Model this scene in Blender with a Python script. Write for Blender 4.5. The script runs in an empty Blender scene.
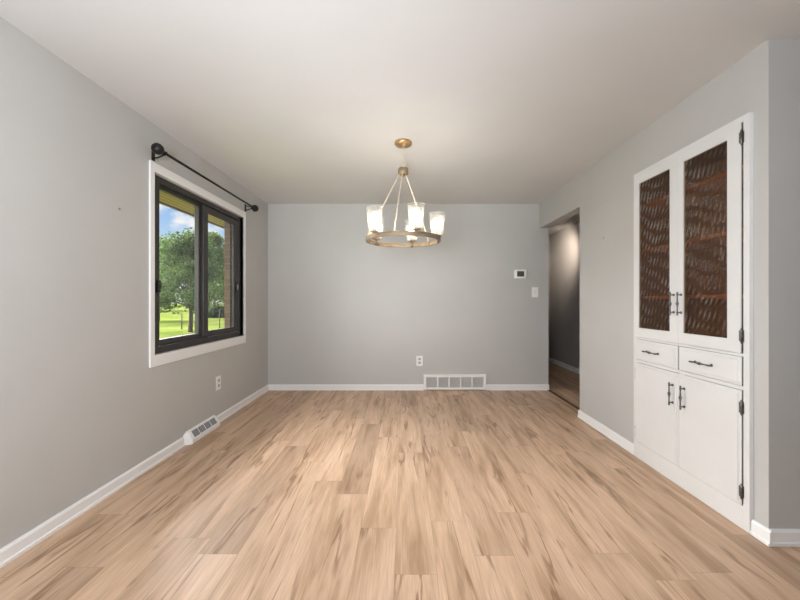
import bpy, bmesh, math, random
from mathutils import Vector, Matrix
PI = math.pi
C = bpy.context.scene.collection
SC = bpy.context.scene
R = random.Random(7)

# ------------------------------------------------------------------ camera
cam_d = bpy.data.cameras.new('camera'); cam = bpy.data.objects.new('camera', cam_d); C.objects.link(cam)
cam.location = (0, 0, 1.18); cam.rotation_euler = (PI / 2, 0, 0)
cam_d.lens = 16.0; cam_d.sensor_width = 36.0; cam_d.shift_x = -5 / 800.0
cam_d.clip_start = 0.05; cam_d.clip_end = 400
SC.camera = cam
SC.view_settings.view_transform = 'Standard'; SC.view_settings.look = 'None'
SC.view_settings.exposure = 0.0; SC.view_settings.gamma = 1.0; SC.view_settings.use_curve_mapping = False
SC.cycles.max_bounces = 10; SC.cycles.diffuse_bounces = 6; SC.cycles.transparent_max_bounces = 16
SC.cycles.sample_clamp_indirect = 4.0; SC.cycles.caustics_reflective = False

# ------------------------------------------------------------------ sky and lights
W = bpy.data.worlds.new('sky'); SC.world = W; W.use_nodes = True
def build_world(strength=1.0, side_fill=0.0, high_fill=0.0):
    nt = W.node_tree; nt.nodes.clear(); N = nt.nodes.new; L = nt.links.new
    out = N('ShaderNodeOutputWorld'); bg = N('ShaderNodeBackground'); L(bg.outputs[0], out.inputs[0])
    bg.inputs[1].default_value = strength
    tc = N('ShaderNodeTexCoord'); sep = N('ShaderNodeSeparateXYZ'); L(tc.outputs['Generated'], sep.inputs[0])
    ramp = N('ShaderNodeValToRGB'); L(sep.outputs[2], ramp.inputs[0])
    e = ramp.color_ramp.elements
    e[0].position = 0.0; e[0].color = (0.82, 0.90, 0.98, 1)
    e[1].position = 0.6; e[1].color = (0.07, 0.20, 0.62, 1)
    m = e.new(0.15); m.color = (0.50, 0.71, 0.97, 1)
    m = e.new(0.24); m.color = (0.24, 0.49, 0.92, 1)
    mp = N('ShaderNodeMapping'); L(tc.outputs['Generated'], mp.inputs[0])
    mp.inputs['Scale'].default_value = (1.0, 1.0, 2.0); mp.inputs['Location'].default_value = (0.11, 0.37, 0.02)
    no = N('ShaderNodeTexNoise'); L(mp.outputs[0], no.inputs['Vector'])
    no.inputs['Scale'].default_value = 8.5; no.inputs['Detail'].default_value = 6; no.inputs['Roughness'].default_value = 0.55
    cr = N('ShaderNodeValToRGB'); L(no.outputs[0], cr.inputs[0])
    cr.color_ramp.elements[0].position = 0.49; cr.color_ramp.elements[0].color = (0, 0, 0, 1)
    cr.color_ramp.elements[1].position = 0.60; cr.color_ramp.elements[1].color = (1, 1, 1, 1)
    mx = N('ShaderNodeMixRGB'); L(cr.outputs[0], mx.inputs[0]); L(ramp.outputs[0], mx.inputs[1])
    mx.inputs[2].default_value = (1.0, 1.0, 1.0, 1)
    # bright patch added to the western sky, out of view, as fill through the window
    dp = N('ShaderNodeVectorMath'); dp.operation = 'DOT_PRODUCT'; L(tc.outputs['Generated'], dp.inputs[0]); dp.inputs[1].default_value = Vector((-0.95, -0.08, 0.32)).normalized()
    mr = N('ShaderNodeMapRange'); mr.interpolation_type = 'SMOOTHERSTEP'; L(dp.outputs['Value'], mr.inputs[0]); mr.inputs[1].default_value = 0.56; mr.inputs[2].default_value = 0.90; mr.inputs[3].default_value = 0.0; mr.inputs[4].default_value = side_fill
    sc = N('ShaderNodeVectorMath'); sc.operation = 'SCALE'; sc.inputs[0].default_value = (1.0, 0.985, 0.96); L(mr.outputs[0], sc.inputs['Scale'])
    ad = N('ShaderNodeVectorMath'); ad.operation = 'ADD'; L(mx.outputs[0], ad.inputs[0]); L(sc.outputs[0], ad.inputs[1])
    # stronger sky patch added high up, unseen, to light the floor
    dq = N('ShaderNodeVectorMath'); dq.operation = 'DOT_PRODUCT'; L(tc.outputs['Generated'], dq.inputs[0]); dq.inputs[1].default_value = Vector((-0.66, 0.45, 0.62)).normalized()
    m2 = N('ShaderNodeMapRange'); m2.interpolation_type = 'SMOOTHERSTEP'; L(dq.outputs['Value'], m2.inputs[0]); m2.inputs[1].default_value = 0.87; m2.inputs[2].default_value = 0.97; m2.inputs[3].default_value = 0.0; m2.inputs[4].default_value = high_fill
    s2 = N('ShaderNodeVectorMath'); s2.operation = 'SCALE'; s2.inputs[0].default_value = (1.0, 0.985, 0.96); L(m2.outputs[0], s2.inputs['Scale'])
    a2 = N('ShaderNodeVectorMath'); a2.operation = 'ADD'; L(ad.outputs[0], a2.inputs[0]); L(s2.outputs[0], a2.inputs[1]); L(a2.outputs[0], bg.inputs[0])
E = dict(world=1.0, side_fill=12.0, high_fill=38.0, front=82, beam=260, hall=34, bulb=48.0)
build_world(E['world'], E['side_fill'], E['high_fill'])

def lamp(name, kind, loc, rot, energy, color=(1, 1, 1), **kw):
    d = bpy.data.lights.new(name, kind); d.energy = energy; d.color = color
    for k, v in kw.items(): setattr(d, k, v)
    o = bpy.data.objects.new(name, d); C.objects.link(o); o.location = loc; o.rotation_euler = rot
    return o
# sun stands beyond the far side of the house, so it lights the garden and does not enter the window
sun = lamp('sun', 'SUN', (0, 0, 20), (0, 0, 0), 0.8, (1.0, 0.95, 0.86), angle=0.01)
sun.rotation_euler = Vector((-0.62, -0.22, -0.75)).to_track_quat('-Z', 'Y').to_euler()
# fill lamp added behind the camera, tilted upwards, to brighten walls and ceiling
lamp('room_fill', 'AREA', (-0.55, -0.5, 1.35), (math.radians(180 - 69), 0, 0), E['front'], (0.93, 0.975, 1.05), shape='DISK', size=0.9)
beam = lamp('ceiling_fill', 'SPOT', (-0.4, -0.7, 0.45), (0, 0, 0), E['beam'], (0.94, 0.98, 1.04), shadow_soft_size=0.45, spot_size=math.radians(48), spot_blend=1.0)  # unseen spot added behind the camera to lift the far ceiling
beam.rotation_euler = (Vector((-0.1, 4.2, 2.55)) - beam.location).to_track_quat('-Z', 'Y').to_euler()
# hall ceiling lamp
hl = lamp('hall_light', 'SPOT', (2.28, 5.78, 2.12), (0, 0, 0), E['hall'], (1.0, 0.84, 0.68), shadow_soft_size=0.05, spot_size=math.radians(108), spot_blend=0.9)
hl.rotation_euler = (Vector((2.79, 6.12, 1.96)) - hl.location).to_track_quat('-Z', 'Y').to_euler()

# ------------------------------------------------------------------ materials
def mat(name, col, rough=0.5, metal=0.0, spec=0.5, **kw):
    m = bpy.data.materials.new(name); m.use_nodes = True
    b = m.node_tree.nodes['Principled BSDF']
    b.inputs['Base Color'].default_value = (*col, 1); b.inputs['Roughness'].default_value = rough
    b.inputs['Metallic'].default_value = metal; b.inputs['Specular IOR Level'].default_value = spec
    for k, v in kw.items(): b.inputs[k].default_value = v
    return m
def noisy(name, col, col2, scale, rough=0.5, metal=0.0, bump=0.0, bscale=None, stretch=(1, 1, 1), spec=0.5, detail=4):
    m = mat(name, col, rough, metal, spec); nt = m.node_tree; N = nt.nodes.new; L = nt.links.new
    b = nt.nodes['Principled BSDF']
    tc = N('ShaderNodeTexCoord'); mp = N('ShaderNodeMapping'); L(tc.outputs['Object'], mp.inputs[0]); mp.inputs['Scale'].default_value = stretch
    n = N('ShaderNodeTexNoise'); L(mp.outputs[0], n.inputs['Vector']); n.inputs['Scale'].default_value = scale; n.inputs['Detail'].default_value = detail
    r = N('ShaderNodeValToRGB'); L(n.outputs[0], r.inputs[0])
    r.color_ramp.elements[0].position = 0.35; r.color_ramp.elements[0].color = (*col, 1)
    r.color_ramp.elements[1].position = 0.65; r.color_ramp.elements[1].color = (*col2, 1)
    L(r.outputs[0], b.inputs['Base Color'])
    if bump:
        n2 = N('ShaderNodeTexNoise'); L(mp.outputs[0], n2.inputs['Vector']); n2.inputs['Scale'].default_value = bscale or scale; n2.inputs['Detail'].default_value = 3
        bp = N('ShaderNodeBump'); bp.inputs['Strength'].default_value = bump; bp.inputs['Distance'].default_value = 0.01
        L(n2.outputs[0], bp.inputs['Height']); L(bp.outputs[0], b.inputs['Normal'])
    return m

def wood_floor():
    m = bpy.data.materials.new('oak_plank_floor'); m.use_nodes = True
    nt = m.node_tree; N = nt.nodes.new; L = nt.links.new; b = nt.nodes['Principled BSDF']
    def mth(op, a, c=None, d=None):
        n = N('ShaderNodeMath'); n.operation = op
        for i, v in enumerate((a, c, d)):
            if v is None: continue
            if isinstance(v, (int, float)): n.inputs[i].default_value = v
            else: L(v, n.inputs[i])
        return n.outputs[0]
    tc = N('ShaderNodeTexCoord'); sp = N('ShaderNodeSeparateXYZ'); L(tc.outputs['Object'], sp.inputs[0])
    x, y = sp.outputs[0], sp.outputs[1]
    PW, PL = 0.183, 1.22
    u = mth('DIVIDE', mth('ADD', x, 0.045), PW); row = mth('FLOOR', u)
    wn = N('ShaderNodeTexWhiteNoise'); wn.noise_dimensions = '1D'; L(row, wn.inputs['W'])
    v = mth('DIVIDE', mth('ADD', y, mth('MULTIPLY', wn.outputs['Value'], PL * 3)), PL); colm = mth('FLOOR', v)
    cid = N('ShaderNodeCombineXYZ'); L(row, cid.inputs[0]); L(colm, cid.inputs[1])
    w2 = N('ShaderNodeTexWhiteNoise'); w2.noise_dimensions = '2D'; L(cid.outputs[0], w2.inputs['Vector'])
    rnd = w2.outputs['Value']
    # grain coordinates: long along the plank and different on every plank
    def grain(sy, k):
        g = N('ShaderNodeCombineXYZ'); L(x, g.inputs[0]); L(mth('MULTIPLY', y, sy), g.inputs[1]); L(mth('MULTIPLY', rnd, k), g.inputs[2]); return g.outputs[0]
    def noise(co, sc, de, di=0.0, ro=0.5):
        n = N('ShaderNodeTexNoise'); L(co, n.inputs['Vector']); n.inputs['Scale'].default_value = sc; n.inputs['Detail'].default_value = de
        n.inputs['Distortion'].default_value = di; n.inputs['Roughness'].default_value = ro; return n.outputs[0]
    n1 = noise(grain(0.11, 37.0), 13, 3, 0.5)            # broad light and dark figure
    n2 = noise(grain(0.035, 53.0), 210, 3)               # fine pores
    n3 = noise(grain(0.075, 91.0), 10, 4, 0.7, 0.5)       # heartwood lines
    n4 = noise(grain(0.20, 71.0), 10, 3, 0.4)            # where knots and dark hearts sit
    base = N('ShaderNodeValToRGB'); L(n1, base.inputs[0])
    e = base.color_ramp.elements
    e[0].position = 0.32; e[0].color = (*WOOD[0], 1); e[1].position = 0.68; e[1].color = (*WOOD[2], 1)
    k = e.new(0.50); k.color = (*WOOD[1], 1)
    # plank to plank tone
    tone = N('ShaderNodeValToRGB'); L(rnd, tone.inputs[0])
    te = tone.color_ramp.elements
    te[0].position = 0.0; te[0].color = (0.74, 0.72, 0.70, 1); te[1].position = 1.0; te[1].color = (1.10, 1.10, 1.10, 1)
    k = te.new(0.28); k.color = (0.95, 0.94, 0.93, 1)
    mu = N('ShaderNodeMixRGB'); mu.blend_type = 'MULTIPLY'; mu.inputs[0].default_value = 1; L(base.outputs[0], mu.inputs[1]); L(tone.outputs[0], mu.inputs[2])
    fine = N('ShaderNodeMapRange'); L(n2, fine.inputs[0]); fine.inputs[1].default_value = 0.3; fine.inputs[2].default_value = 0.7; fine.inputs[3].default_value = 0.86; fine.inputs[4].default_value = 1.08
    mu2 = N('ShaderNodeMixRGB'); mu2.blend_type = 'MULTIPLY'; mu2.inputs[0].default_value = 1; L(mu.outputs[0], mu2.inputs[1]); L(fine.outputs[0], mu2.inputs[2])
    def rng(v, a, b, c, d):
        r = N('ShaderNodeMapRange'); r.interpolation_type = 'SMOOTHSTEP'; L(v, r.inputs[0])
        for i, q in enumerate((a, b, c, d)): r.inputs[i + 1].default_value = q
        return r.outputs[0]
    # dark heart lines follow the level lines of the figure; knots sit where they crowd
    line = rng(mth('ABSOLUTE', mth('SUBTRACT', n3, 0.5)), 0.004, 0.035, 1.0, 0.0)
    area = rng(n4, 0.46, 0.64, 0.10, 0.80)
    knot = rng(n4, 0.66, 0.76, 0.0, 0.75)
    st = mth('MINIMUM', mth('ADD', mth('MULTIPLY', line, area), knot), 0.85)
    mk = N('ShaderNodeMixRGB'); mk.blend_type = 'MIX'; L(st, mk.inputs[0]); L(mu2.outputs[0], mk.inputs[1]); mk.inputs[2].default_value = (*WOOD[3], 1)
    # joints
    fu = mth('FRACT', u); fv = mth('FRACT', v)
    du = mth('MULTIPLY', mth('MINIMUM', fu, mth('SUBTRACT', 1, fu)), PW); dv = mth('MULTIPLY', mth('MINIMUM', fv, mth('SUBTRACT', 1, fv)), PL)
    dd = mth('MINIMUM', du, dv)
    jm = N('ShaderNodeMapRange'); L(dd, jm.inputs[0]); jm.inputs[1].default_value = 0.0004; jm.inputs[2].default_value = 0.0016; jm.inputs[3].default_value = 0.72; jm.inputs[4].default_value = 1.0
    mj = N('ShaderNodeMixRGB'); mj.blend_type = 'MULTIPLY'; mj.inputs[0].default_value = 1; L(mk.outputs[0], mj.inputs[1]); L(jm.outputs[0], mj.inputs[2])
    L(mj.outputs[0], b.inputs['Base Color'])
    b.inputs['Roughness'].default_value = 0.42; b.inputs['Specular IOR Level'].default_value = 0.45
    bp = N('ShaderNodeBump'); bp.inputs['Strength'].default_value = 0.08; bp.inputs['Distance'].default_value = 0.002
    L(n2, bp.inputs['Height']); L(bp.outputs[0], b.inputs['Normal'])
    return m

def clear_glass(name, tint=(1, 1, 1), gloss=0.06, rough=0.0, bump=None, frost=0.0, ior=1.45):
    m = bpy.data.materials.new(name); m.use_nodes = True
    nt = m.node_tree; nt.nodes.clear(); N = nt.nodes.new; L = nt.links.new
    out = N('ShaderNodeOutputMaterial'); mx = N('ShaderNodeMixShader'); L(mx.outputs[0], out.inputs[0])
    tr = N('ShaderNodeBsdfTransparent'); tr.inputs[0].default_value = (*tint, 1)
    gl = N('ShaderNodeBsdfGlossy'); gl.inputs['Roughness'].default_value = rough
    fr = N('ShaderNodeFresnel'); ge = N('ShaderNodeNewGeometry'); io = N('ShaderNodeMapRange')   # same reflectance from either side of a pane
    L(ge.outputs['Backfacing'], io.inputs[0]); io.inputs[3].default_value = ior; io.inputs[4].default_value = 1 / ior; L(io.outputs[0], fr.inputs[0])
    L(tr.outputs[0], mx.inputs[1]); L(gl.outputs[0], mx.inputs[2]); L(fr.outputs[0], mx.inputs[0])
    if frost:     # fine bubbles scatter a share of the light
        df = N('ShaderNodeBsdfTranslucent'); df.inputs[0].default_value = (0.9, 0.9, 0.88, 1)
        d2 = N('ShaderNodeBsdfDiffuse'); d2.inputs[0].default_value = (0.9, 0.9, 0.88, 1)
        a = N('ShaderNodeMixShader'); a.inputs[0].default_value = 0.5; L(df.outputs[0], a.inputs[1]); L(d2.outputs[0], a.inputs[2])
        b = N('ShaderNodeMixShader'); b.inputs[0].default_value = frost; L(tr.outputs[0], b.inputs[1]); L(a.outputs[0], b.inputs[2]); L(b.outputs[0], mx.inputs[1])
    if bump: bump(nt, N, L, gl, fr)
    return m
def seeded(nt, N, L, gl, fr):
    tc = N('ShaderNodeTexCoord'); v = N('ShaderNodeTexVoronoi'); L(tc.outputs['Object'], v.inputs['Vector']); v.inputs['Scale'].default_value = 70
    bp = N('ShaderNodeBump'); bp.inputs['Strength'].default_value = 0.9; bp.inputs['Distance'].default_value = 0.01
    L(v.outputs['Distance'], bp.inputs['Height']); L(bp.outputs[0], gl.inputs['Normal']); L(bp.outputs[0], fr.inputs['Normal'])
def pressed(nt, N, L, gl, fr):
    # slanted rows of long shallow lenses pressed into the pane (pane lies in the local Y-Z plane); heights in metres
    tc = N('ShaderNodeTexCoord'); mp = N('ShaderNodeMapping'); L(tc.outputs['Object'], mp.inputs[0])
    mp.inputs['Rotation'].default_value = (math.radians(-20), 0, 0)
    no = N('ShaderNodeTexNoise'); L(tc.outputs['Object'], no.inputs['Vector']); no.inputs['Scale'].default_value = 7; no.inputs['Detail'].default_value = 2
    sp = N('ShaderNodeSeparateXYZ'); L(mp.outputs[0], sp.inputs[0])
    def mth(op, *a):
        n = N('ShaderNodeMath'); n.operation = op
        for i, v in enumerate(a):
            if isinstance(v, (int, float)): n.inputs[i].default_value = v
            else: L(v, n.inputs[i])
        return n.outputs[0]
    jit = mth('MULTIPLY', no.outputs[0], 6.0)
    u = mth('COSINE', mth('ADD', mth('MULTIPLY', sp.outputs[1], 2 * PI / 0.034), jit))
    v = mth('COSINE', mth('ADD', mth('MULTIPLY', sp.outputs[2], 2 * PI / 0.170), jit))
    h = mth('MULTIPLY', mth('MULTIPLY', u, v), mth('MULTIPLY', no.outputs[0], 0.0050))
    n2 = N('ShaderNodeTexNoise'); L(tc.outputs['Object'], n2.inputs['Vector']); n2.inputs['Scale'].default_value = 160; n2.inputs['Detail'].default_value = 1
    h2 = mth('ADD', h, mth('MULTIPLY', n2.outputs[0], 0.0012))
    bp = N('ShaderNodeBump'); bp.inputs['Strength'].default_value = 1.0; bp.inputs['Distance'].default_value = 1.0
    L(h2, bp.inputs['Height']); L(bp.outputs[0], gl.inputs['Normal']); L(bp.outputs[0], fr.inputs['Normal'])

def emit(name, col, s):
    m = bpy.data.materials.new(name); m.use_nodes = True
    b = m.node_tree.nodes['Principled BSDF']; b.inputs['Base Color'].default_value = (*col, 1)
    b.inputs['Emission Color'].default_value = (*col, 1); b.inputs['Emission Strength'].default_value = s
    return m
def brick_mat():
    m = mat('brick', (0.3, 0.15, 0.08), 0.9); nt = m.node_tree; N = nt.nodes.new; L = nt.links.new
    tc = N('ShaderNodeTexCoord'); sp = N('ShaderNodeSeparateXYZ'); L(tc.outputs['Object'], sp.inputs[0])
    ad = N('ShaderNodeMath'); L(sp.outputs[0], ad.inputs[0]); L(sp.outputs[1], ad.inputs[1])
    cb = N('ShaderNodeCombineXYZ'); L(ad.outputs[0], cb.inputs[0]); L(sp.outputs[2], cb.inputs[1])
    br = N('ShaderNodeTexBrick'); L(cb.outputs[0], br.inputs['Vector'])
    br.inputs['Scale'].default_value = 1.0; br.inputs['Brick Width'].default_value = 0.20; br.inputs['Row Height'].default_value = 0.075; br.inputs['Mortar Size'].default_value = 0.006
    br.inputs['Color1'].default_value = (0.13, 0.078, 0.038, 1); br.inputs['Color2'].default_value = (0.08, 0.05, 0.028, 1); br.inputs['Mortar'].default_value = (0.16, 0.12, 0.08, 1)
    L(br.outputs['Color'], nt.nodes['Principled BSDF'].inputs['Base Color'])
    return m
def soffit_mat():
    m = mat('soffit_boards', (0.4, 0.3, 0.1), 0.7); nt = m.node_tree; N = nt.nodes.new; L = nt.links.new
    tc = N('ShaderNodeTexCoord'); sp = N('ShaderNodeSeparateXYZ'); L(tc.outputs['Object'], sp.inputs[0])
    d = N('ShaderNodeMath'); d.operation = 'DIVIDE'; L(sp.outputs[0], d.inputs[0]); d.inputs[1].default_value = 0.072
    f = N('ShaderNodeMath'); f.operation = 'FRACT'; L(d.outputs[0], f.inputs[0])
    r = N('ShaderNodeValToRGB'); L(f.outputs[0], r.inputs[0]); r.color_ramp.interpolation = 'LINEAR'
    e = r.color_ramp.elements
    e[0].position = 0.0; e[0].color = (0.10, 0.07, 0.02, 1); e[1].position = 0.22; e[1].color = (0.33, 0.23, 0.11, 1)
    k = e.new(0.16); k.color = (0.085, 0.068, 0.03, 1)
    L(r.outputs[0], nt.nodes['Principled BSDF'].inputs['Base Color'])
    return m
def leaf_mat(name, a, c):
    m = mat(name, a, 0.6, 0, 0.3); nt = m.node_tree; N = nt.nodes.new; L = nt.links.new
    g = N('ShaderNodeNewGeometry'); r = N('ShaderNodeValToRGB'); L(g.outputs['Random Per Island'], r.inputs[0])
    r.color_ramp.elements[0].color = (*a, 1); r.color_ramp.elements[1].color = (*c, 1)
    b = nt.nodes['Principled BSDF']; L(r.outputs[0], b.inputs['Base Color'])
    t = N('ShaderNodeBsdfTranslucent'); L(r.outputs[0], t.inputs[0])
    mx = N('ShaderNodeMixShader'); mx.inputs[0].default_value = 0.35; L(b.outputs[0], mx.inputs[1]); L(t.outputs[0], mx.inputs[2])
    L(mx.outputs[0], nt.nodes['Material Output'].inputs[0])
    return m

WOOD = [(0.44, 0.282, 0.170), (0.61, 0.415, 0.277), (0.69, 0.49, 0.342), (0.25, 0.14, 0.075)]
M = dict(
    wall=noisy('grey_wall_paint', (0.530, 0.528, 0.508), (0.545, 0.543, 0.523), 3, 0.55, bump=0.06, bscale=160, spec=0.35),
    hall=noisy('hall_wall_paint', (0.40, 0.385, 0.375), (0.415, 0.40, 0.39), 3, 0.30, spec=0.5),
    ceil=noisy('ceiling_paint', (0.675, 0.672, 0.660), (0.695, 0.692, 0.680), 2, 0.75, bump=0.05, bscale=200, spec=0.2),
    white=noisy('white_trim_paint', (0.89, 0.888, 0.875), (0.91, 0.908, 0.895), 5, 0.38, spec=0.4),
    cab=noisy('white_cabinet_paint', (0.76, 0.765, 0.75), (0.79, 0.795, 0.78), 4, 0.40, bump=0.04, bscale=60, spec=0.4),
    floor=wood_floor(),
    brick=brick_mat(), soffit=soffit_mat(),
    fascia=noisy('eave_edge_paint', (0.16, 0.13, 0.10), (0.2, 0.165, 0.13), 6, 0.6),
    roof=noisy('roof_shingle', (0.07, 0.06, 0.055), (0.10, 0.09, 0.08), 9, 0.9),
    dark=noisy('dark_bronze_frame', (0.024, 0.021, 0.020), (0.032, 0.028, 0.026), 12, 0.42),
    darkl=noisy('dark_screen_frame', (0.050, 0.044, 0.041), (0.058, 0.052, 0.048), 12, 0.5),
    track=noisy('sill_track_metal', (0.25, 0.24, 0.23), (0.32, 0.31, 0.30), 20, 0.35, 0.8),
    glass=clear_glass('window_glass'),
    amber=clear_glass('amber_pressed_glass', (0.66, 0.50, 0.26), rough=0.06, bump=pressed, ior=1.52),
    shade=clear_glass('seeded_clear_glass', (0.97, 0.97, 0.96), rough=0.08, bump=seeded, frost=0.12),
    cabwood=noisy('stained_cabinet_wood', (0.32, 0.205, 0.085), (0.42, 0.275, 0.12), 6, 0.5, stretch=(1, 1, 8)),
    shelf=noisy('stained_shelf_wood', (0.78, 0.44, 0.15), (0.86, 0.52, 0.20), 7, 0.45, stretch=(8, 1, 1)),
    pewter=noisy('dark_pewter', (0.10, 0.095, 0.09), (0.22, 0.21, 0.20), 90, 0.38, 0.85),
    black=noisy('matt_black_iron', (0.012, 0.011, 0.011), (0.02, 0.018, 0.017), 40, 0.45, 0.3),
    brass=noisy('brushed_brass', (0.46, 0.29, 0.13), (0.62, 0.42, 0.21), 30, 0.36, 0.8, stretch=(1, 1, 6)),
    champ=noisy('champagne_metal', (0.66, 0.56, 0.42), (0.76, 0.67, 0.52), 40, 0.42, 0.55),
    ring=noisy('weathered_bronze_band', (0.19, 0.135, 0.08), (0.33, 0.25, 0.16), 14, 0.5, 0.4, stretch=(1, 1, 4)),
    bulb=emit('lit_bulb', (1.0, 0.90, 0.74), E['bulb']),
    plate=noisy('ivory_plastic', (0.90, 0.895, 0.87), (0.92, 0.915, 0.89), 10, 0.35),
    recep=noisy('receptacle_plastic', (0.50, 0.50, 0.48), (0.53, 0.53, 0.51), 10, 0.4),
    slot=mat('dark_slot', (0.05, 0.05, 0.05), 0.6),
    screen=noisy('grey_screen', (0.07, 0.07, 0.065), (0.10, 0.10, 0.09), 30, 0.25),
    regback=mat('register_cavity', (0.10, 0.10, 0.10), 0.8),
    reglouv=noisy('register_louvre_paint', (0.30, 0.30, 0.295), (0.34, 0.34, 0.33), 8, 0.45),
    grille=noisy('vent_louvre_paint', (0.82, 0.82, 0.81), (0.85, 0.85, 0.84), 8, 0.45),
    cavity=mat('vent_cavity', (0.45, 0.45, 0.44), 0.8),
    strip=noisy('brown_threshold', (0.09, 0.045, 0.02), (0.13, 0.07, 0.035), 12, 0.5, stretch=(1, .2, 1)),
    lawn=noisy('lawn', (0.085, 0.125, 0.020), (0.175, 0.195, 0.050), 0.35, 1.0, spec=0.0, detail=8),
    bark=noisy('bark', (0.06, 0.045, 0.033), (0.12, 0.09, 0.065), 9, 0.9, bump=0.5, stretch=(4, 4, 1)),
    leafA=leaf_mat('leaf_mid_green', (0.0465, 0.093, 0.0217), (0.1674, 0.248, 0.0806)),
    leafB=leaf_mat('leaf_fresh_green', (0.062, 0.1178, 0.0217), (0.2108, 0.2852, 0.093)),
    leafC=leaf_mat('leaf_deep_green', (0.0248, 0.0558, 0.0155), (0.093, 0.155, 0.0496)),
    post=noisy('dark_post', (0.03, 0.035, 0.03), (0.06, 0.06, 0.05), 9, 0.7),
    nail=mat('steel_nail', (0.35, 0.34, 0.33), 0.4, 0.6),
)

# ------------------------------------------------------------------ mesh helpers
class MB:
    def __init__(s): s.bm = bmesh.new()
    def _merge(s, b2):
        me = bpy.data.meshes.new('t'); b2.to_mesh(me); b2.free(); s.bm.from_mesh(me); bpy.data.meshes.remove(me)
    def box(s, a, b, bevel=0.0, seg=2, rot=None, pivot=None):
        b2 = bmesh.new(); bmesh.ops.create_cube(b2, size=1)
        c = [(a[i] + b[i]) / 2 for i in range(3)]; d = [abs(b[i] - a[i]) for i in range(3)]
        bmesh.ops.scale(b2, vec=d, verts=b2.verts); bmesh.ops.translate(b2, vec=c, verts=b2.verts)
        if bevel: bmesh.ops.bevel(b2, geom=b2.edges[:], offset=bevel, segments=seg, affect='EDGES', profile=0.5)
        if rot is not None: bmesh.ops.rotate(b2, cent=pivot or c, matrix=rot, verts=b2.verts)
        s._merge(b2); return s
    def lathe(s, prof, n=24, mtx=None, cap=True):
        """prof: list of (radius, height) round local Z"""
        b2 = bmesh.new(); rings = []
        for r, h in prof:
            if r < 1e-6: rings.append([b2.verts.new((0, 0, h))])
            else: rings.append([b2.verts.new((r * math.cos(2 * PI * k / n), r * math.sin(2 * PI * k / n), h)) for k in range(n)])
        for p, q in zip(rings, rings[1:]):
            for k in range(n):
                k2 = (k + 1) % n
                if len(p) == 1 and len(q) == 1: continue
                if len(p) == 1: b2.faces.new((p[0], q[k], q[k2]))
                elif len(q) == 1: b2.faces.new((p[k], q[0], p[k2]))
                else: b2.faces.new((p[k], q[k], q[k2], p[k2]))
        if cap:
            for rg in (rings[0], rings[-1]):
                if len(rg) > 1: b2.faces.new(rg)
        bmesh.ops.recalc_face_normals(b2, faces=b2.faces)
        for f in b2.faces: f.smooth = True
        if mtx is not None: b2.transform(mtx)
        s._merge(b2); return s
    def tube(s, pts, r, n=10, closed=False):
        pts = [Vector(p) for p in pts]; b2 = bmesh.new(); rings = []
        rr = r if isinstance(r, (list, tuple)) else [r] * len(pts)
        up = None
        for i, p in enumerate(pts):
            if closed: t = pts[(i + 1) % len(pts)] - pts[i - 1]
            else: t = pts[min(i + 1, len(pts) - 1)] - pts[max(i - 1, 0)]
            t.normalize()
            if up is None:
                up = Vector((0, 0, 1)) if abs(t.z) < .9 else Vector((1, 0, 0))
            a = t.cross(up).normalized(); up = a.cross(t).normalized()
            rings.append([b2.verts.new(p + (a * math.cos(2 * PI * k / n) + up * math.sin(2 * PI * k / n)) * rr[i]) for k in range(n)])
        pr = list(zip(rings, rings[1:])) + ([(rings[-1], rings[0])] if closed else [])
        for p, q in pr:
            for k in range(n): b2.faces.new((p[k], p[(k + 1) % n], q[(k + 1) % n], q[k]))
        if not closed:
            b2.faces.new(rings[0]); b2.faces.new(rings[-1])
        bmesh.ops.recalc_face_normals(b2, faces=b2.faces)
        for f in b2.faces: f.smooth = True
        s._merge(b2); return s
    def prism(s, poly, axis, lo, hi):
        """poly: 2-D outline in the two axes other than `axis`, extruded from lo to hi"""
        b2 = bmesh.new()
        def P(p, h):
            q = list(p); q.insert(axis, h); return b2.verts.new(q)
        A = [P(p, lo) for p in poly]; B = [P(p, hi) for p in poly]; n = len(poly)
        b2.faces.new(A); b2.faces.new(B)
        for k in range(n): b2.faces.new((A[k], A[(k + 1) % n], B[(k + 1) % n], B[k]))
        bmesh.ops.recalc_face_normals(b2, faces=b2.faces)
        s._merge(b2); return s
    def build(s, name, m, parent=None, origin=None):
        me = bpy.data.meshes.new(name); 
        if origin is not None: bmesh.ops.translate(s.bm, vec=-Vector(origin), verts=s.bm.verts)
        s.bm.to_mesh(me); s.bm.free(); me.materials.append(m)
        o = bpy.data.objects.new(name, me); C.objects.link(o)
        if origin is not None: o.location = origin
        if parent is not None: attach(o, parent)
        return o
def attach(o, parent):
    """parent while keeping the world place (roots carry no rotation or scale)"""
    w = Vector((0, 0, 0)); p = parent
    while p is not None: w += Vector(p.location); p = p.parent
    o.parent = parent; o.location = Vector(o.location) - w
def empty(name, loc):
    o = bpy.data.objects.new(name, None); C.objects.link(o); o.location = loc; o.empty_display_size = 0.1; return o
def tag(o, label, cat, group=None):
    o['label'] = label; o['category'] = cat
    if group: o['group'] = group
    return o
def struct(o, label, cat):
    o['kind'] = 'structure'; o['label'] = label; o['category'] = cat; return o
def AX(dirv, loc):
    """matrix taking local Z to dirv at loc"""
    return Matrix.Translation(Vector(loc)) @ Vector(dirv).normalized().to_track_quat('Z', 'Y').to_matrix().to_4x4()

# ------------------------------------------------------------------ room figures (metres; x right, y away, z up)
XL, XR, YB, ZC = -1.798, 1.759, 4.66, 2.44
YC = 1.72                       # outside corner of the right wall
XO = 1.88                       # hall side of the right wall
XH = 2.79                       # far wall of the hall
OW = (2.538, 3.95, 0.785, 2.097)   # window opening y0,y1,z0,z1

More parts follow.
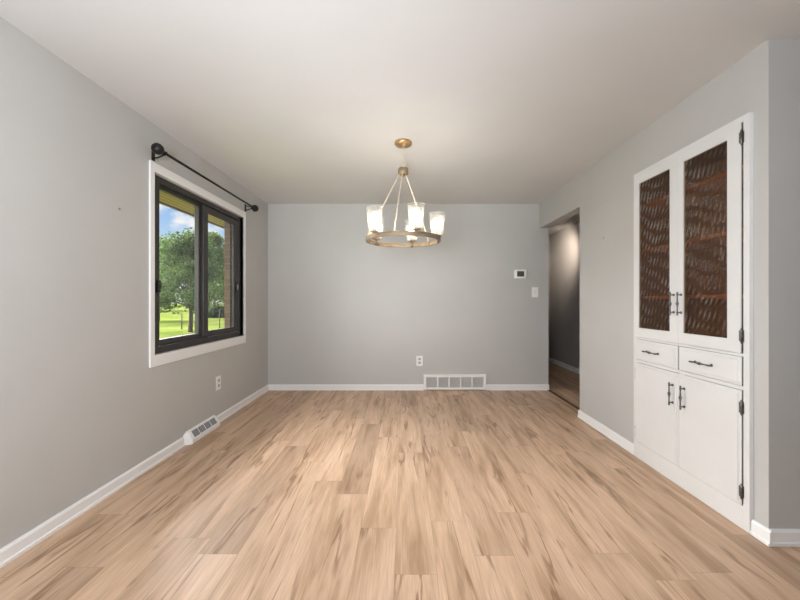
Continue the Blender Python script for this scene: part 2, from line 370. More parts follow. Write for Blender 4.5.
# ------------------------------------------------------------------ shell
m = MB(); m.box((XL - .1, -3.6, -.12), (5.1, YB, 0))
struct(m.build('floor', M['floor']), 'light oak plank floor running towards the back wall', 'floor')
m = MB(); m.box((XO, YB, -.12), (XH, 6.85, 0))
struct(m.build('floor_hall', M['floor']), 'oak plank floor of the dim hall beyond the doorway', 'floor')
m = MB(); m.box((-1.96, -3.65, ZC), (5.15, 7.0, ZC + .12))
struct(m.build('ceiling', M['ceil']), 'flat off-white ceiling over the room', 'ceiling')
# left wall with its window opening
m = MB(); y0, y1, z0, z1 = OW; X0, X1 = -1.90, XL
m.box((X0, -3.5, 0), (X1, y0, ZC)); m.box((X0, y0, 0), (X1, y1, z0)); m.box((X0, y0, z1), (X1, y1, ZC)); m.box((X0, y1, 0), (X1, YB, ZC))
struct(m.build('wall_left', M['wall']), 'light grey wall on the left with the window', 'wall')
m = MB(); X0, X1 = -1.96, -1.90; y0, y1, z0, z1 = 2.57, 3.86, .80, 2.08
m.box((X0, -3.5, -.3), (X1, y0, 2.5)); m.box((X0, y0, -.3), (X1, y1, z0)); m.box((X0, y0, z1), (X1, y1, 2.5)); m.box((X0, y1, -.3), (X1, 7.0, 2.5))
struct(m.build('wall_outside', M['brick']), 'brown brick outer face of the left wall, seen beside the right pane', 'wall')
m = MB(); m.box((XL, YB, 0), (XO, YB + .12, ZC))
struct(m.build('wall_back', M['wall']), 'grey back wall facing the camera', 'wall')
m = MB(); m.box((XR, YC, 0), (XO, 1.80, ZC)); m.box((XR, 1.80, 2.12), (XO, 2.70, ZC)); m.box((XR, 2.70, 0), (XO, 3.58, ZC)); m.box((XR, 3.58, 2.12), (XO, YB, ZC))
struct(m.build('wall_right', M['wall']), 'grey right wall with the built-in cabinet and the hall doorway', 'wall')
m = MB(); m.box((XO, YC, 0), (5.1, YC + .08, ZC))
struct(m.build('wall_corner', M['wall']), 'grey wall turning right past the outside corner by the cabinet', 'wall')
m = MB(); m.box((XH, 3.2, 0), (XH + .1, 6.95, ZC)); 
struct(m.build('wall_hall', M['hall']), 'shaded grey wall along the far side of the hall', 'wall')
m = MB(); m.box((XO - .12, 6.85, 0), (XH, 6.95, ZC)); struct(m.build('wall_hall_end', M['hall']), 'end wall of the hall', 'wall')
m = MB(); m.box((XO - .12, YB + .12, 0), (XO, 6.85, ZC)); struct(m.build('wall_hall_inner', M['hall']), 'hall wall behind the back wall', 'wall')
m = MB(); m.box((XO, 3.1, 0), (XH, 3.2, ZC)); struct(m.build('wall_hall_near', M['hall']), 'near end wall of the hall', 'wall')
m = MB(); m.box((-1.9, -3.6, 0), (5.1, -3.5, ZC))
struct(m.build('wall_rear', M['wall']), 'grey wall behind the camera', 'wall')
m = MB(); m.box((5.0, -3.5, 0), (5.1, YC, ZC))
struct(m.build('wall_far_right', M['wall']), 'grey wall of the open room to the right', 'wall')
# outside: eave and roof
m = MB(); m.box((-2.66, -4.2, 2.25), (-1.96, 7.6, 2.27)); struct(m.build('eave_soffit', M['soffit']), 'yellowish board soffit under the eave outside the window', 'eave')
m = MB(); m.box((-2.69, -4.2, 2.235), (-2.66, 7.6, 2.42)); struct(m.build('eave_fascia', M['fascia']), 'dark fascia board along the edge of the eave', 'eave')
m = MB(); m.prism([(-2.69, 2.42), (-1.96, 2.60), (1.6, 3.9), (5.5, 2.60), (5.5, 2.57), (-1.96, 2.565)], 1, -4.2, 7.6)
struct(m.build('roof', M['roof']), 'shingle roof over the house', 'roof')

# baseboards
def bb(mb, axis, lo, hi, face, sign):
    """axis 1: runs along y on a wall at x=face; axis 0: runs along x on a wall at y=face; sign = direction into the room"""
    h, t = .074, .013
    prof = [(0, 0), (t + .006, 0), (t + .006, .014), (t, .018), (t, h - .012), (t - .006, h), (0, h)]
    poly = [(face + sign * d, z) for d, z in prof]
    mb.prism(poly, axis, lo, hi)
m = MB(); bb(m, 1, -3.5, 2.87, XL, 1); bb(m, 1, 3.38, YB - .0, XL, 1)
struct(m.build('baseboard_left', M['white']), 'white baseboard along the left wall', 'baseboard')
m = MB(); bb(m, 0, XL + .013, .243, YB, -1); bb(m, 0, 1.06, XO + .005, YB, -1)
struct(m.build('baseboard_back', M['white']), 'white baseboard along the back wall', 'baseboard')
m = MB(); bb(m, 1, 2.707, 3.587, XR, -1); bb(m, 1, YC - .0195, 1.793, XR, -1)
struct(m.build('baseboard_right', M['white']), 'white baseboard along the right wall', 'baseboard')
m = MB(); bb(m, 0, XR, 5.0, YC, -1)
struct(m.build('baseboard_corner', M['white']), 'white baseboard past the outside corner', 'baseboard')
m = MB(); bb(m, 1, 3.2, 6.85, XH, -1)
struct(m.build('baseboard_hall', M['white']), 'white baseboard along the hall wall', 'baseboard')
m = MB(); m.box((XO - .02, 3.58, 0), (XO + .02, YB - .02, .006), .002)
tag(m.build('threshold_strip', M['strip'], origin=(XO, 4.1, 0)), 'dark brown floor strip across the hall doorway', 'floor strip')

# ------------------------------------------------------------------ window in the left wall
y0, y1, z0, z1 = OW
win = struct(empty('window_1', (XL, (y0 + y1) / 2, z0)), 'dark bronze sliding window with white casing in the left wall', 'window')
m = MB(); F = XL + .014
yo0, yo1, zo0, zo1 = 2.493, 3.992, .7025, 2.163
m.box((XL, yo0, zo0), (F, y0, zo1), .003); m.box((XL, y1, zo0), (F, yo1, zo1), .003)
m.box((XL, y0 - .001, z1), (F, y1 + .001, zo1), .003); m.box((XL, y0 - .001, zo0), (F, y1 + .001, z0), .003)
m.box((-1.825, y0 - .004, z0), (XL + .012, y0, z1)); m.box((-1.825, y1, z0), (XL + .012, y1 + .004, z1))
m.box((-1.825, y0, z1), (XL + .012, y1, z1 + .004)); m.box((-1.825, y0, z0 - .004), (XL + .012, y1, z0))
m.build('casing', M['white'], win)
def frame(mb, xa, xb, ya, yb, za, zb, wl, wr, wb, wt, bev=.003):
    mb.box((xa, ya, za), (xb, ya + wl, zb), bev); mb.box((xa, yb - wr, za), (xb, yb, zb), bev)
    mb.box((xa, ya + wl - .001, za), (xb, yb - wr + .001, za + wb), bev); mb.box((xa, ya + wl - .001, zb - wt), (xb, yb - wr + .001, zb), bev)
m = MB(); frame(m, -1.905, -1.822, y0, y1, z0, z1, .103, .05, .05, .045, .004)
m.box((-1.852, y0 + .045, z0 + .05), (-1.846, y1 - .05, z0 + .066)); m.box((-1.852, y0 + .045, z1 - .06), (-1.846, y1 - .05, z1 - .045))
m.build('window_frame', M['dark'], win)
m = MB(); m.box((-1.838, 3.31, z0 + .05), (-1.828, y1 - .06, z0 + .056), .001); m.build('sill_track', M['track'], win)
# fixed (outer) sash on the left, sliding (inner) sash on the right
m = MB(); frame(m, -1.895, -1.858, y0 + .045, 3.275, z0 + .05, z1 - .045, .055, .075, .045, .030)
s1 = m.build('sash', M['darkl'], win); s1['label'] = 'left sash, set back'
m = MB(); m.box((-1.879, y0 + .095, z0 + .09), (-1.873, 3.205, z1 - .07)); m.build('glass_pane', M['glass'], s1)
m = MB(); frame(m, -1.848, -1.828, 3.228, y1 - .05, z0 + .062, z1 - .052, .075, .10, .047, .062)
s2 = m.build('sash', M['dark'], win); s2['label'] = 'right sash, nearer the room'
m = MB(); m.box((-1.841, 3.298, z0 + .10), (-1.836, 3.805, z1 - .108)); m.build('glass_pane', M['glass'], s2)
m = MB(); m.box((-1.829, 3.845, 1.255), (-1.819, 3.885, 1.385), .004); lt = m.build('latch', M['black'], s2)
m = MB(); m.lathe([(0.0, 0), (.013, 0), (.013, .004), (.010, .008), (0, .009)], 20, Matrix.Translation((-1.819, 3.865, 1.32)) @ Matrix.Rotation(PI / 2, 4, 'Y') @ Matrix.Scale(2.6, 4, (1, 0, 0)))
o = m.build('latch_grip', M['nail'], s2); o['label'] = 'pale metal grip in the latch'
m = MB(); m.box((-1.824, 2.606, 1.235), (-1.806, 2.634, 1.325), .005); m.box((-1.812, 2.612, 1.262), (-1.798, 2.628, 1.30), .003); m.build('jamb_latch', M['black'], win)

# ------------------------------------------------------------------ curtain rod
RX, RZ = -1.715, 2.228
cr = tag(empty('curtain_rod', (XL, 3.26, RZ)), 'bare black curtain rod with ball ends on brackets above the window', 'curtain rod')
m = MB(); m.tube([(RX, 2.50, RZ), (RX, 4.03, RZ)], .0095, 14); m.build('rod', M['black'], cr)
for ye, sg in ((2.505, -1), (4.025, 1)):
    m = MB(); m.lathe([(0, -.018), (.014, -.018), (.014, .0), (.011, .004), (.025, .010), (.036, .023), (.039, .040), (.036, .056), (.026, .069), (.014, .076), (.0, .078)], 24, AX((0, sg, 0), (RX, ye, RZ)))
    m.build('finial', M['black'], cr)
for yb_ in (2.535, 4.0):
    m = MB()
    m.box((XL, yb_ - .016, RZ - .055), (XL + .006, yb_ + .016, RZ + .030), .003)
    m.tube([(XL + .004, yb_, RZ - .036), (XL + .030, yb_, RZ - .034), (XL + .058, yb_, RZ - .024), (RX, yb_, RZ - .014)], .006, 10)
    m.tube([(XL + .004, yb_, RZ + .012), (XL + .040, yb_, RZ + .004), (RX - .010, yb_, RZ - .004)], .0045, 8)
    m.tube([(RX + .015 * math.cos(a), yb_, RZ + .015 * math.sin(a)) for a in [math.radians(d) for d in range(150, 395, 20)]], .005, 8)
    m.build('bracket', M['black'], cr)

# ------------------------------------------------------------------ chandelier
CX, CY = -.014, 2.84
ch = tag(empty('chandelier', (CX, CY, ZC)), 'brass ring chandelier with lit glass shades hanging from the ceiling', 'chandelier')
def T(z): return Matrix.Translation((CX, CY, z))
m = MB(); m.lathe([(0, ZC), (.066, ZC), (.069, ZC - .006), (.069, ZC - .016), (.064, ZC - .023), (.02, ZC - .026), (.012, ZC - .032), (0, ZC - .032)], 36, Matrix.Translation((CX, CY, 0))); m.build('canopy', M['brass'], ch)
m = MB(); z = ZC - .03; k = 0
while z > 2.285:
    pts = []
    for j in range(14):
        a = 2 * PI * j / 14; dx, dz = .006 * math.cos(a), .014 * math.sin(a)
        pts.append((CX + (dx if k % 2 == 0 else 0), CY + (0 if k % 2 == 0 else dx), z - .014 + dz))
    m.tube(pts, .0019, 6, True); z -= .0225; k += 1
m.build('chain', M['champ'], ch)
m = MB(); m.tube([(CX + .019 * math.cos(2 * PI * j / 24), CY + .004 * math.sin(2 * PI * j / 24), 2.262 + .024 * math.sin(2 * PI * j / 24)) for j in range(24)], .0038, 8, True); m.build('hanging_loop', M['champ'], ch)
m = MB(); m.lathe([(0, 2.240), (.012, 2.240), (.014, 2.232), (.038, 2.230), (.041, 2.226), (.041, 2.186), (.038, 2.182), (.014, 2.180), (.012, 2.168), (0, 2.166)], 32, Matrix.Translation((CX, CY, 0))); m.build('hub', M['ring'], ch)
RT, RB, RO, RI = 1.676, 1.643, .297, .284
m = MB()
prof = [(RI, RB), (RO, RB), (RO, RT), (RI, RT), (RI, RB)]
m.lathe(prof, 72, Matrix.Translation((CX, CY, 0)), cap=False)
for f in m.bm.faces: f.smooth = False
ring = m.build('ring', M['ring'], ch)
for k in range(10):
    a = math.radians(2 + 36 * k)
    mb_ = MB(); mb_.lathe([(0, -.003), (.006, -.003), (.006, .0), (0, .004)], 10, AX((-math.cos(a), -math.sin(a), 0), (CX + RI * math.cos(a), CY + RI * math.sin(a), (RT + RB) / 2))); mb_.build('rivet', M['brass'], ring)
for deg in (41, 185, 257):
    a = math.radians(deg); ca, sa = math.cos(a), math.sin(a)
    m = MB(); m.tube([(CX + .026 * ca, CY + .026 * sa, 2.19), (CX + .040 * ca, CY + .040 * sa, 2.165), (CX + (RI - .006) * ca, CY + (RI - .006) * sa, 1.70), (CX + (RI - .004) * ca, CY + (RI - .004) * sa, 1.65)], .0052, 10)
    m.build('rod', M['champ'], ch)
BZ = 1.688
def lamp_unit(deg):
    a = math.radians(deg); ca, sa = math.cos(a), math.sin(a)
    px, py = CX + .272 * ca, CY + .272 * sa
    m = MB()
    m.tube([(px + .014 * ca, py + .014 * sa, RB + .012), (px + .004 * ca, py + .004 * sa, RB + .0), (px, py, RB + .012), (px, py, BZ)], .007, 10)
    m.lathe([(0, BZ - .008), (.012, BZ - .008), (.016, BZ - .002), (.034, BZ + .002), (.036, BZ + .007), (.018, BZ + .010), (0, BZ + .010)], 24, Matrix.Translation((px, py, 0)))
    h = m.build('lamp_holder', M['ring'], ch, origin=(px, py, BZ))
    m = MB(); m.lathe([(.016, BZ + .008), (.016, BZ + .052), (.014, BZ + .056), (0, BZ + .056)], 18, Matrix.Translation((px, py, 0))); m.build('socket', M['champ'], h, origin=(px, py, BZ))
    m = MB(); m.lathe([(0, BZ + .054), (.013, BZ + .056), (.016, BZ + .070), (.027, BZ + .090), (.031, BZ + .110), (.027, BZ + .130), (.015, BZ + .143), (0, BZ + .147)], 24, Matrix.Translation((px, py, 0))); m.build('bulb', M['bulb'], h, origin=(px, py, BZ))
    m = MB(); t = .003
    m.lathe([(.018, BZ + .010), (.044, BZ + .011), (.047, BZ + .016), (.064, BZ + .187), (.064 - t, BZ + .187), (.047 - t, BZ + .018), (.018, BZ + .013)], 36, Matrix.Translation((px, py, 0)), cap=False)
    m.build('glass_shade', M['shade'], h, origin=(px, py, BZ))
for k in range(5): lamp_unit(2 + 72 * k)

# ------------------------------------------------------------------ built-in cabinet
FX, DX, FY0, FY1, FT = XR - .020, XR - .026, 1.795, 2.705, 2.130    # face frame plane, door plane
cb = tag(empty('built_in_cabinet', (FX, 2.25, 0)), 'tall white built-in cabinet with amber glass doors, set into the right wall', 'cabinet')
YM = 2.258
m = MB()   # face frame: stiles and rails round the inset doors and drawers
m.box((FX, FY0, 0), (XR + .002, 1.8285, FT), .002); m.box((FX, 2.681, 0), (XR + .002, FY1, FT), .002)
for a, b in ((0, .118), (.7145, .7355), (.8885, .9025), (2.0975, FT)): m.box((FX, 1.828, a), (XR + .002, 2.6815, b), .001)
m.box((FX, 2.2505, .735), (XR + .002, 2.2585, .889), .001)
m.box((XR - .001, YM - .02, .118), (XR + .002, YM + .02, .715)); 
m.build('face_frame', M['cab'], cb)
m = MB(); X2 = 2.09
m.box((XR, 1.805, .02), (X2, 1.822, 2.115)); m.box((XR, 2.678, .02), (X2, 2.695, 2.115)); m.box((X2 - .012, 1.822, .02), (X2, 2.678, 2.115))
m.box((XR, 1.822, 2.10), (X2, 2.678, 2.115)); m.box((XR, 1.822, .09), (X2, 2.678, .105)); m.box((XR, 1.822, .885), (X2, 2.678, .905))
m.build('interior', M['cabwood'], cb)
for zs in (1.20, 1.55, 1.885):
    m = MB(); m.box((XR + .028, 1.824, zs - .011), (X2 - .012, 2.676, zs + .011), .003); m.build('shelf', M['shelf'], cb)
def pull(center, vertical, parent):
    """slim bar pull with a centre bead, standing off the face towards -x"""
    m = MB(); d = (0, 0, 1) if vertical else (0, 1, 0); c = Vector(center) + Vector((-.024, 0, 0))
    pr = [(0, -.075), (.0035, -.074), (.0058, -.068), (.004, -.062), (.0062, -.056), (.0040, -.050), (.0038, -.026), (.0052, -.016), (.0040, -.013), (.0078, -.007), (.0092, 0)]
    pr = pr + [(r, -h) for r, h in reversed(pr[:-1])]
    m.lathe(pr, 14, AX(d, c))
    for s in (-1, 1):
        q = Vector(center) + Vector(d) * (.056 * s)
        m.lathe([(0, 0), (.0085, 0), (.0085, .002), (.0045, .005), (.0038, .020), (.0045, .027), (0, .029)], 14, AX((-1, 0, 0), q))
    return m.build('handle', M['pewter'], parent)
def hinge(y, z, s, parent, metal):
    """butt hinge in the gap at the door edge; s = side of the frame leaf"""
    m = MB()
    m.box((FX - .0025, y + s * .008, z - .030), (FX, y + s * .015, z + .030), .001)
    m.lathe([(0, -.042), (.0022, -.040), (.003, -.036), (.0050, -.034), (.0050, .034), (.003, .036), (.0022, .040), (0, .042)], 12, AX((0, 0, 1), (FX - .006, y + s * .005, z)))
    m.box((DX - .0020, y - s * .007, z - .028), (DX, y, z + .028), .0008)
    m.box((FX - .010, y - s * .001, z - .012), (FX - .002, y + s * .010, z + .012), .001)
    return m.build('hinge', metal, parent)
def glass_door(ya, yb, w0, w1, hy, hs, hinge_y, hmetal, hzs, label):
    za, zb, xb = .905, 2.095, FX + .014
    m = MB()
    m.box((DX, ya, za), (DX + .006, ya + w0, zb), .0015); m.box((DX + .005, ya + .012, za), (xb, ya + w0, zb))    # lipped edge
    m.box((DX, yb - w1, za), (xb, yb, zb), .0025)
    m.box((DX, ya + w0 - .002, za), (xb, yb - w1 + .002, za + .069), .0025); m.box((DX, ya + w0 - .002, zb - .054), (xb, yb - w1 + .002, zb), .0025)
    d = m.build('glazed_door', M['cab'], cb); d['label'] = label
    pc = (DX + .0095, (ya + w0 + yb - w1) / 2, (za + zb) / 2)
    m = MB(); m.box((DX + .007, ya + w0 - .006, za + .063), (DX + .012, yb - w1 + .006, zb - .048)); m.build('glass_pane', M['amber'], d)
    pull((DX, hy, 1.157), True, d)
    for hz in hzs: hinge(hinge_y, hz, hs, d, hmetal)
glass_door(1.837, YM - .0015, .077, .040, 2.232, -1, 1.837, M['pewter'], (2.019, .995), 'right upper door with dark hinges')
glass_door(YM + .0015, 2.679, .070, .040, 2.292, 1, 2.679, M['cab'], (2.0, 1.06), 'left upper door with painted hinges')
def slab(mb, ya, yb, za, zb):
    mb.box((FX - .001, ya, za), (FX + .003, yb, zb), .0012); mb.box((FX + .002, ya + .012, za + .004), (FX + .016, yb - .004, zb - .004))   # lipped edge
    mb.box((DX, ya + .016, za + .016), (FX + .002, yb - .016, zb - .016), .004, 3)
def lower_door(ya, yb, hy, hs, hinge_y, hmetal, label):
    m = MB(); slab(m, ya, yb, .120, .712); d = m.build('lower_door', M['cab'], cb); d['label'] = label
    pull((DX, hy, .573), True, d)
    for hz in (.625, .193): hinge(hinge_y, hz, hs, d, hmetal)
lower_door(1.837, YM - .0015, 2.207, -1, 1.837, M['pewter'], 'right lower door with dark hinges')
lower_door(YM + .0015, 2.679, 2.302, 1, 2.679, M['cab'], 'left lower door with painted hinges')
for ya, yb, yh in ((1.837, 2.2485, 2.066), (2.267, 2.679, 2.491)):
    m = MB(); slab(m, ya, yb, .738, .886); d = m.build('drawer', M['cab'], cb); pull((DX, yh, .811), False, d)

# ------------------------------------------------------------------ wall fittings
th = tag(empty('thermostat', (1.507, YB, 1.52)), 'white wall thermostat with a grey screen, above the light switch', 'thermostat')
m = MB(); m.box((1.507 - .080, YB - .026, 1.52 - .058), (1.507 + .080, YB, 1.52 + .058), .012, 3); m.build('housing', M['plate'], th)
m = MB(); m.box((1.507 - .046, YB - .028, 1.52 - .034), (1.507 + .046, YB - .025, 1.52 + .036), .001); m.build('screen', M['screen'], th)
ls = tag(empty('light_switch', (1.702, YB, 1.282)), 'white toggle light switch on the back wall beside the doorway', 'light switch')
m = MB(); m.box((1.702 - .042, YB - .006, 1.282 - .066), (1.702 + .042, YB, 1.282 + .066), .003); m.build('plate', M['plate'], ls)
m = MB(); m.box((1.702 - .009, YB - .009, 1.282 - .020), (1.702 + .009, YB - .005, 1.282 + .020), .001); m.box((1.702 - .005, YB - .020, 1.282 + .0), (1.702 + .005, YB - .008, 1.282 + .012), .002)
o = m.build('toggle', M['grille'], ls)
def outlet(loc, axis, label):
    """axis 0: plate on the back wall; axis 1: plate on the left wall"""
    def bx(mb, u0, v0, u1, v1, d0, d1, bev=0):
        if axis == 0: mb.box((loc[0] + u0, YB - d1, loc[2] + v0), (loc[0] + u1, YB - d0, loc[2] + v1), bev)
        else: mb.box((XL + d0, loc[1] + u0, loc[2] + v0), (XL + d1, loc[1] + u1, loc[2] + v1), bev)
    t = tag(empty('electrical_outlet', loc), label, 'outlet', 'electrical outlets low on the walls')
    m = MB(); bx(m, -.042, -.066, .042, .066, 0, .006, .003); m.build('plate', M['plate'], t)
    for s in (-1, 1):
        m = MB(); bx(m, -.017, s * .024 - .015, .017, s * .024 + .015, .004, .009, .002); r = m.build('receptacle', M['recep'], t)
        m = MB(); bx(m, -.008, s * .024 - .004, -.005, s * .024 + .007, .008, .0096); bx(m, .005, s * .024 - .004, .008, s * .024 + .007, .008, .0096); bx(m, -.002, s * .024 - .011, .002, s * .024 - .007, .008, .0096)
        m.build('slots', M['slot'], r)
outlet((.19, YB, .383), 0, 'white double outlet on the back wall above the return vent')
outlet((XL, 3.42, .382), 1, 'white double outlet on the left wall below the window')
# return vent in the back wall
V0, V1, VZ0, VZ1 = .245, 1.058, .012, .206
vt = tag(empty('return_vent', ((V0 + V1) / 2, YB, VZ0)), 'white return air vent with louvre panels at the foot of the back wall', 'vent')
m = MB(); d = .030
m.box((V0, YB - d, VZ0), (V0 + .034, YB, VZ1), .003); m.box((V1 - .034, YB - d, VZ0), (V1, YB, VZ1), .003)
m.box((V0 + .033, YB - d, VZ0), (V1 - .033, YB, VZ0 + .022), .003); m.box((V0 + .033, YB - d, VZ1 - .032), (V1 - .033, YB, VZ1), .003)
pw = (V1 - V0 - .068) / 5
for k in range(1, 5):
    x = V0 + .034 + pw * k; m.box((x - .008, YB - d, VZ0 + .02), (x + .008, YB - .004, VZ1 - .03), .002)
m.build('vent_frame', M['white'], vt)
m = MB(); m.box((V0 + .02, YB - .004, VZ0 + .01), (V1 - .02, YB, VZ1 - .01)); m.build('vent_back', M['cavity'], vt)
for k in range(5):
    m = MB(); xa = V0 + .034 + pw * k + (.008 if k else 0); xb = V0 + .034 + pw * (k + 1) - (.008 if k < 4 else 0)
    for j in range(11):
        zz = VZ0 + .026 + j * .0125
        m.box((xa, YB - .025, zz), (xb, YB - .006, zz + .0022), rot=Matrix.Rotation(math.radians(-38), 3, 'X'))
    m.build('louvre_panel', M['grille'], vt)
# baseboard register on the left wall
RY0, RY1, RH, RD = 2.875, 3.375, .102, .062
rg = tag(empty('baseboard_register', (XL, (RY0 + RY1) / 2, 0)), 'white sloping heat register on the floor against the left wall below the window', 'register')
m = MB(); b2 = bmesh.new(); cut = .045
pts = {}
def V(n, p): pts[n] = b2.verts.new(p)
V('a', (XL, RY0, 0)); V('b', (XL + RD, RY0 + cut * .7, 0)); V('c', (XL + RD, RY1 - cut * .7, 0)); V('d', (XL, RY1, 0))
V('b1', (XL + RD, RY0 + cut * .7, .030)); V('c1', (XL + RD, RY1 - cut * .7, .030))
V('a2', (XL, RY0, RH - .02)); V('d2', (XL, RY1, RH - .02))
V('e', (XL + .016, RY0 + cut, RH)); V('f', (XL + .016, RY1 - cut, RH)); V('g', (XL, RY0 + cut, RH)); V('h', (XL, RY1 - cut, RH))
for f in ('b c c1 b1', 'b1 c1 f e', 'e f h g', 'a b b1 a2', 'a2 b1 e', 'a2 e g', 'd d2 c1 c', 'd2 f c1', 'd2 h f', 'a d c b', 'a a2 g h d2 d'):
    b2.faces.new([pts[q] for q in f.split()])
bmesh.ops.recalc_face_normals(b2, faces=b2.faces); bmesh.ops.bevel(b2, geom=b2.edges[:], offset=.003, segments=2, affect='EDGES'); m._merge(b2)
m.build('register_body', M['white'], rg)
# sloping face: from (RD, .030) to (.016, RH)
n = Vector((RH - .030, 0, RD - .016)).normalized(); dn = Vector((-(RD - .016), 0, RH - .030)).normalized()
c0 = Vector((XL + RD, 0, .030)); Ls = math.hypot(RH - .030, RD - .016)
gw = (RY1 - RY0 - 2 * cut - .05) / 4
for k in range(4):
    m = MB(); ya = RY0 + cut + .025 + k * gw + .008; yb = ya + gw - .016
    ang = math.atan2(RD - .016, RH - .030)
    cc = c0 + dn * (Ls / 2) + n * .0008
    m.box((cc.x - .0012, ya, cc.z - Ls * .33), (cc.x + .0012, yb, cc.z + Ls * .33), rot=Matrix.Rotation(-ang, 3, 'Y'), pivot=cc)
    p = m.build('grille', M['regback'], rg)
    m = MB()
    for j in range(9):
        y = ya + (yb - ya) * (j + .5) / 9
        m.box((cc.x + .0008, y - .0022, cc.z - Ls * .33), (cc.x + .0045, y + .0022, cc.z + Ls * .33), rot=Matrix.Rotation(-ang, 3, 'Y'), pivot=cc)
    m.build('louvres', M['reglouv'], p)
# nails left in the walls
m = MB(); m.lathe([(0, 0), (.0025, 0), (.0025, .006), (.007, .007), (.007, .009), (0, .010)], 12, AX((1, 0, 0), (XL, 2.232, 1.752))); tag(m.build('wall_nail', M['nail'], origin=(XL, 2.232, 1.752)), 'small nail in the left wall, near the window', 'nail')
m = MB(); m.lathe([(0, 0), (.0025, 0), (.0025, .006), (.007, .007), (.007, .009), (0, .010)], 12, AX((-1, 0, 0), (XR, 3.138, 1.728))); tag(m.build('wall_nail', M['nail'], origin=(XR, 3.138, 1.728)), 'small nail in the right wall between doorway and cabinet', 'nail')

# ------------------------------------------------------------------ garden
GZ = -.30
m = MB(); m.box((-140, -30, GZ - .5), (-1.99, 160, GZ)); struct(m.build('lawn', M['lawn']), 'sunlit lawn outside the window', 'lawn')
def tree(x, y, h, rad, base, nleaf, lsize, lm, label, group, cat='tree', name='garden_tree', trunk_r=.07, seed=1):
    """crown of many leaves gathered in clumps along branches; trunk and limbs as one tube mesh"""
    rr = random.Random(seed); t = tag(empty(name, (x, y, GZ)), label, cat, group)
    m = MB(); top = h * .85
    m.tube([(x, y, GZ - .05), (x + .03, y, GZ + base), (x - .02, y + .03, GZ + base + (h - base) * .4), (x, y, GZ + top)], [trunk_r * 1.2, trunk_r, trunk_r * .7, trunk_r * .2], 10)
    clumps = []
    for k in range(26):
        a = rr.uniform(0, 2 * PI); f = rr.random() ** .7; zz = base + (h - base) * (0.06 + .9 * f)
        prof = math.sin(PI * min(1, .22 + .74 * f)) ** .7
        r = rad * prof * rr.uniform(.35, 1.0)
        c = Vector((x + r * math.cos(a), y + r * math.sin(a), GZ + zz)); clumps.append((c, rad * rr.uniform(.25, .42)))
        if k < 14:
            s = Vector((x, y, GZ + base + (zz - base) * .45)); mid = (s + c) / 2 + Vector((0, 0, .08))
            m.tube([s, mid, c], [trunk_r * .45, trunk_r * .3, trunk_r * .1], 6)
    m.build('trunk', M['bark'], t)
    vs, fs = [], []
    for k in range(nleaf):
        c, cr_ = clumps[rr.randrange(len(clumps))]
        d = Vector((rr.gauss(0, 1), rr.gauss(0, 1), rr.gauss(0, .85))); d = d.normalized() * cr_ * (rr.random() ** .45); p = c + d
        u = Vector((rr.gauss(0, 1), rr.gauss(0, 1), rr.gauss(0, .6) - .3)).normalized(); w = u.cross(Vector((rr.gauss(0, 1), rr.gauss(0, 1), rr.gauss(0, 1)))).normalized()
        s = lsize * rr.uniform(.7, 1.3); i = len(vs)
        fold = u.cross(w) * s * .12
        vs += [p - u * s * .5, p + w * s * .28 + fold, p + u * s * .5, p - w * s * .28 + fold]
        fs += [(i, i + 1, i + 2), (i, i + 2, i + 3)]
    me = bpy.data.meshes.new('foliage'); me.from_pydata([tuple(v) for v in vs], [], fs); me.materials.append(lm)
    o = bpy.data.objects.new('foliage', me); C.objects.link(o); attach(o, t)
    return t
tree(-9.9, 16.4, 4.25, 1.75, .85, 9000, .15, M['leafA'], 'young leafy tree with a slim bare trunk on the lawn, in the left pane', 'trees in the garden', trunk_r=.085, seed=3)
tree(-18.6, 34.0, 7.7, 2.3, .8, 9000, .26, M['leafB'], 'fresh green tree filling the right pane beside the brick', 'trees in the garden', trunk_r=.09, seed=5)
tree(-17.4, 25.0, 5.6, 2.2, .6, 8000, .20, M['leafA'], 'broad tree at the left edge of the left pane, behind the young tree', 'trees in the garden', trunk_r=.12, seed=8)
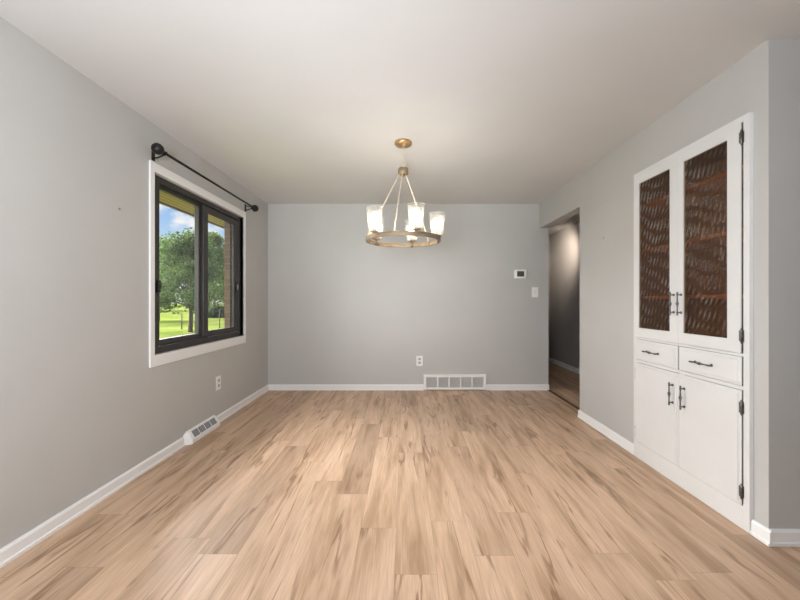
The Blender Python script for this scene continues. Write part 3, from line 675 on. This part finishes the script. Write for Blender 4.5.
for k, (x, y, h, rad, lab) in enumerate((
        (-36, 47, 7.0, 3.4, 'far tree of the tree line, leftmost in the left pane'),
        (-29.5, 55, 7.6, 3.4, 'far tree of the tree line, behind the slim trunk'),
        (-25.5, 46, 6.8, 3.0, 'far tree of the tree line, behind the middle bar of the window'),
        (-22.5, 60, 7.4, 3.2, 'far tree of the tree line, rightmost in the right pane'))):
    tree(x, y, h, rad, .4, 5000, .42, M['leafC'], lab, 'far tree line', trunk_r=.2, seed=20 + k)
def shrub(x, y, rad, h, label, seed):
    rr = random.Random(seed); t = tag(empty('shrub', (x, y, GZ)), label, 'shrub')
    vs, fs = [], []
    for k in range(1500):
        d = Vector((rr.gauss(0, 1), rr.gauss(0, 1), abs(rr.gauss(0, 1)))).normalized() * (rr.random() ** .4); p = Vector((x + d.x * rad, y + d.y * rad, GZ + d.z * h))
        u = Vector((rr.gauss(0, 1), rr.gauss(0, 1), rr.gauss(0, 1))).normalized(); w = u.cross(Vector((rr.gauss(0, 1), .3, 1))).normalized(); s = .24; i = len(vs)
        vs += [p - u * s * .5, p + w * s * .3, p + u * s * .5, p - w * s * .3]; fs += [(i, i + 1, i + 2), (i, i + 2, i + 3)]
    me = bpy.data.meshes.new('foliage'); me.from_pydata([tuple(v) for v in vs], [], fs); me.materials.append(M['leafC'])
    o = bpy.data.objects.new('foliage', me); C.objects.link(o); attach(o, t)
    m = MB(); m.tube([(x, y, GZ - .03), (x, y, GZ + h * .6)], [.06, .03], 8); m.build('stem', M['bark'], t)
shrub(-15.9, 30.0, 1.1, 1.15, 'dark low shrub at the lawn edge, beside the thin post in the right pane', 31)
shrub(-13.9, 29.0, .7, .9, 'dark low shrub at the lawn edge, close to the brick in the right pane', 32)
for x, y, h, lab in ((-11.3, 18.0, .78, 'thin dark post on the lawn left of the slim trunk'), (-9.75, 18.7, .95, 'thin dark post on the lawn in the right pane')):
    m = MB(); m.tube([(x, y, GZ - .1), (x, y, GZ + h)], .026, 8); m.lathe([(0, 0), (.034, 0), (.034, .015), (0, .045)], 8, Matrix.Translation((x, y, GZ + h)))
    tag(m.build('garden_post', M['post'], origin=(x, y, GZ)), lab, 'post', 'thin posts on the lawn')
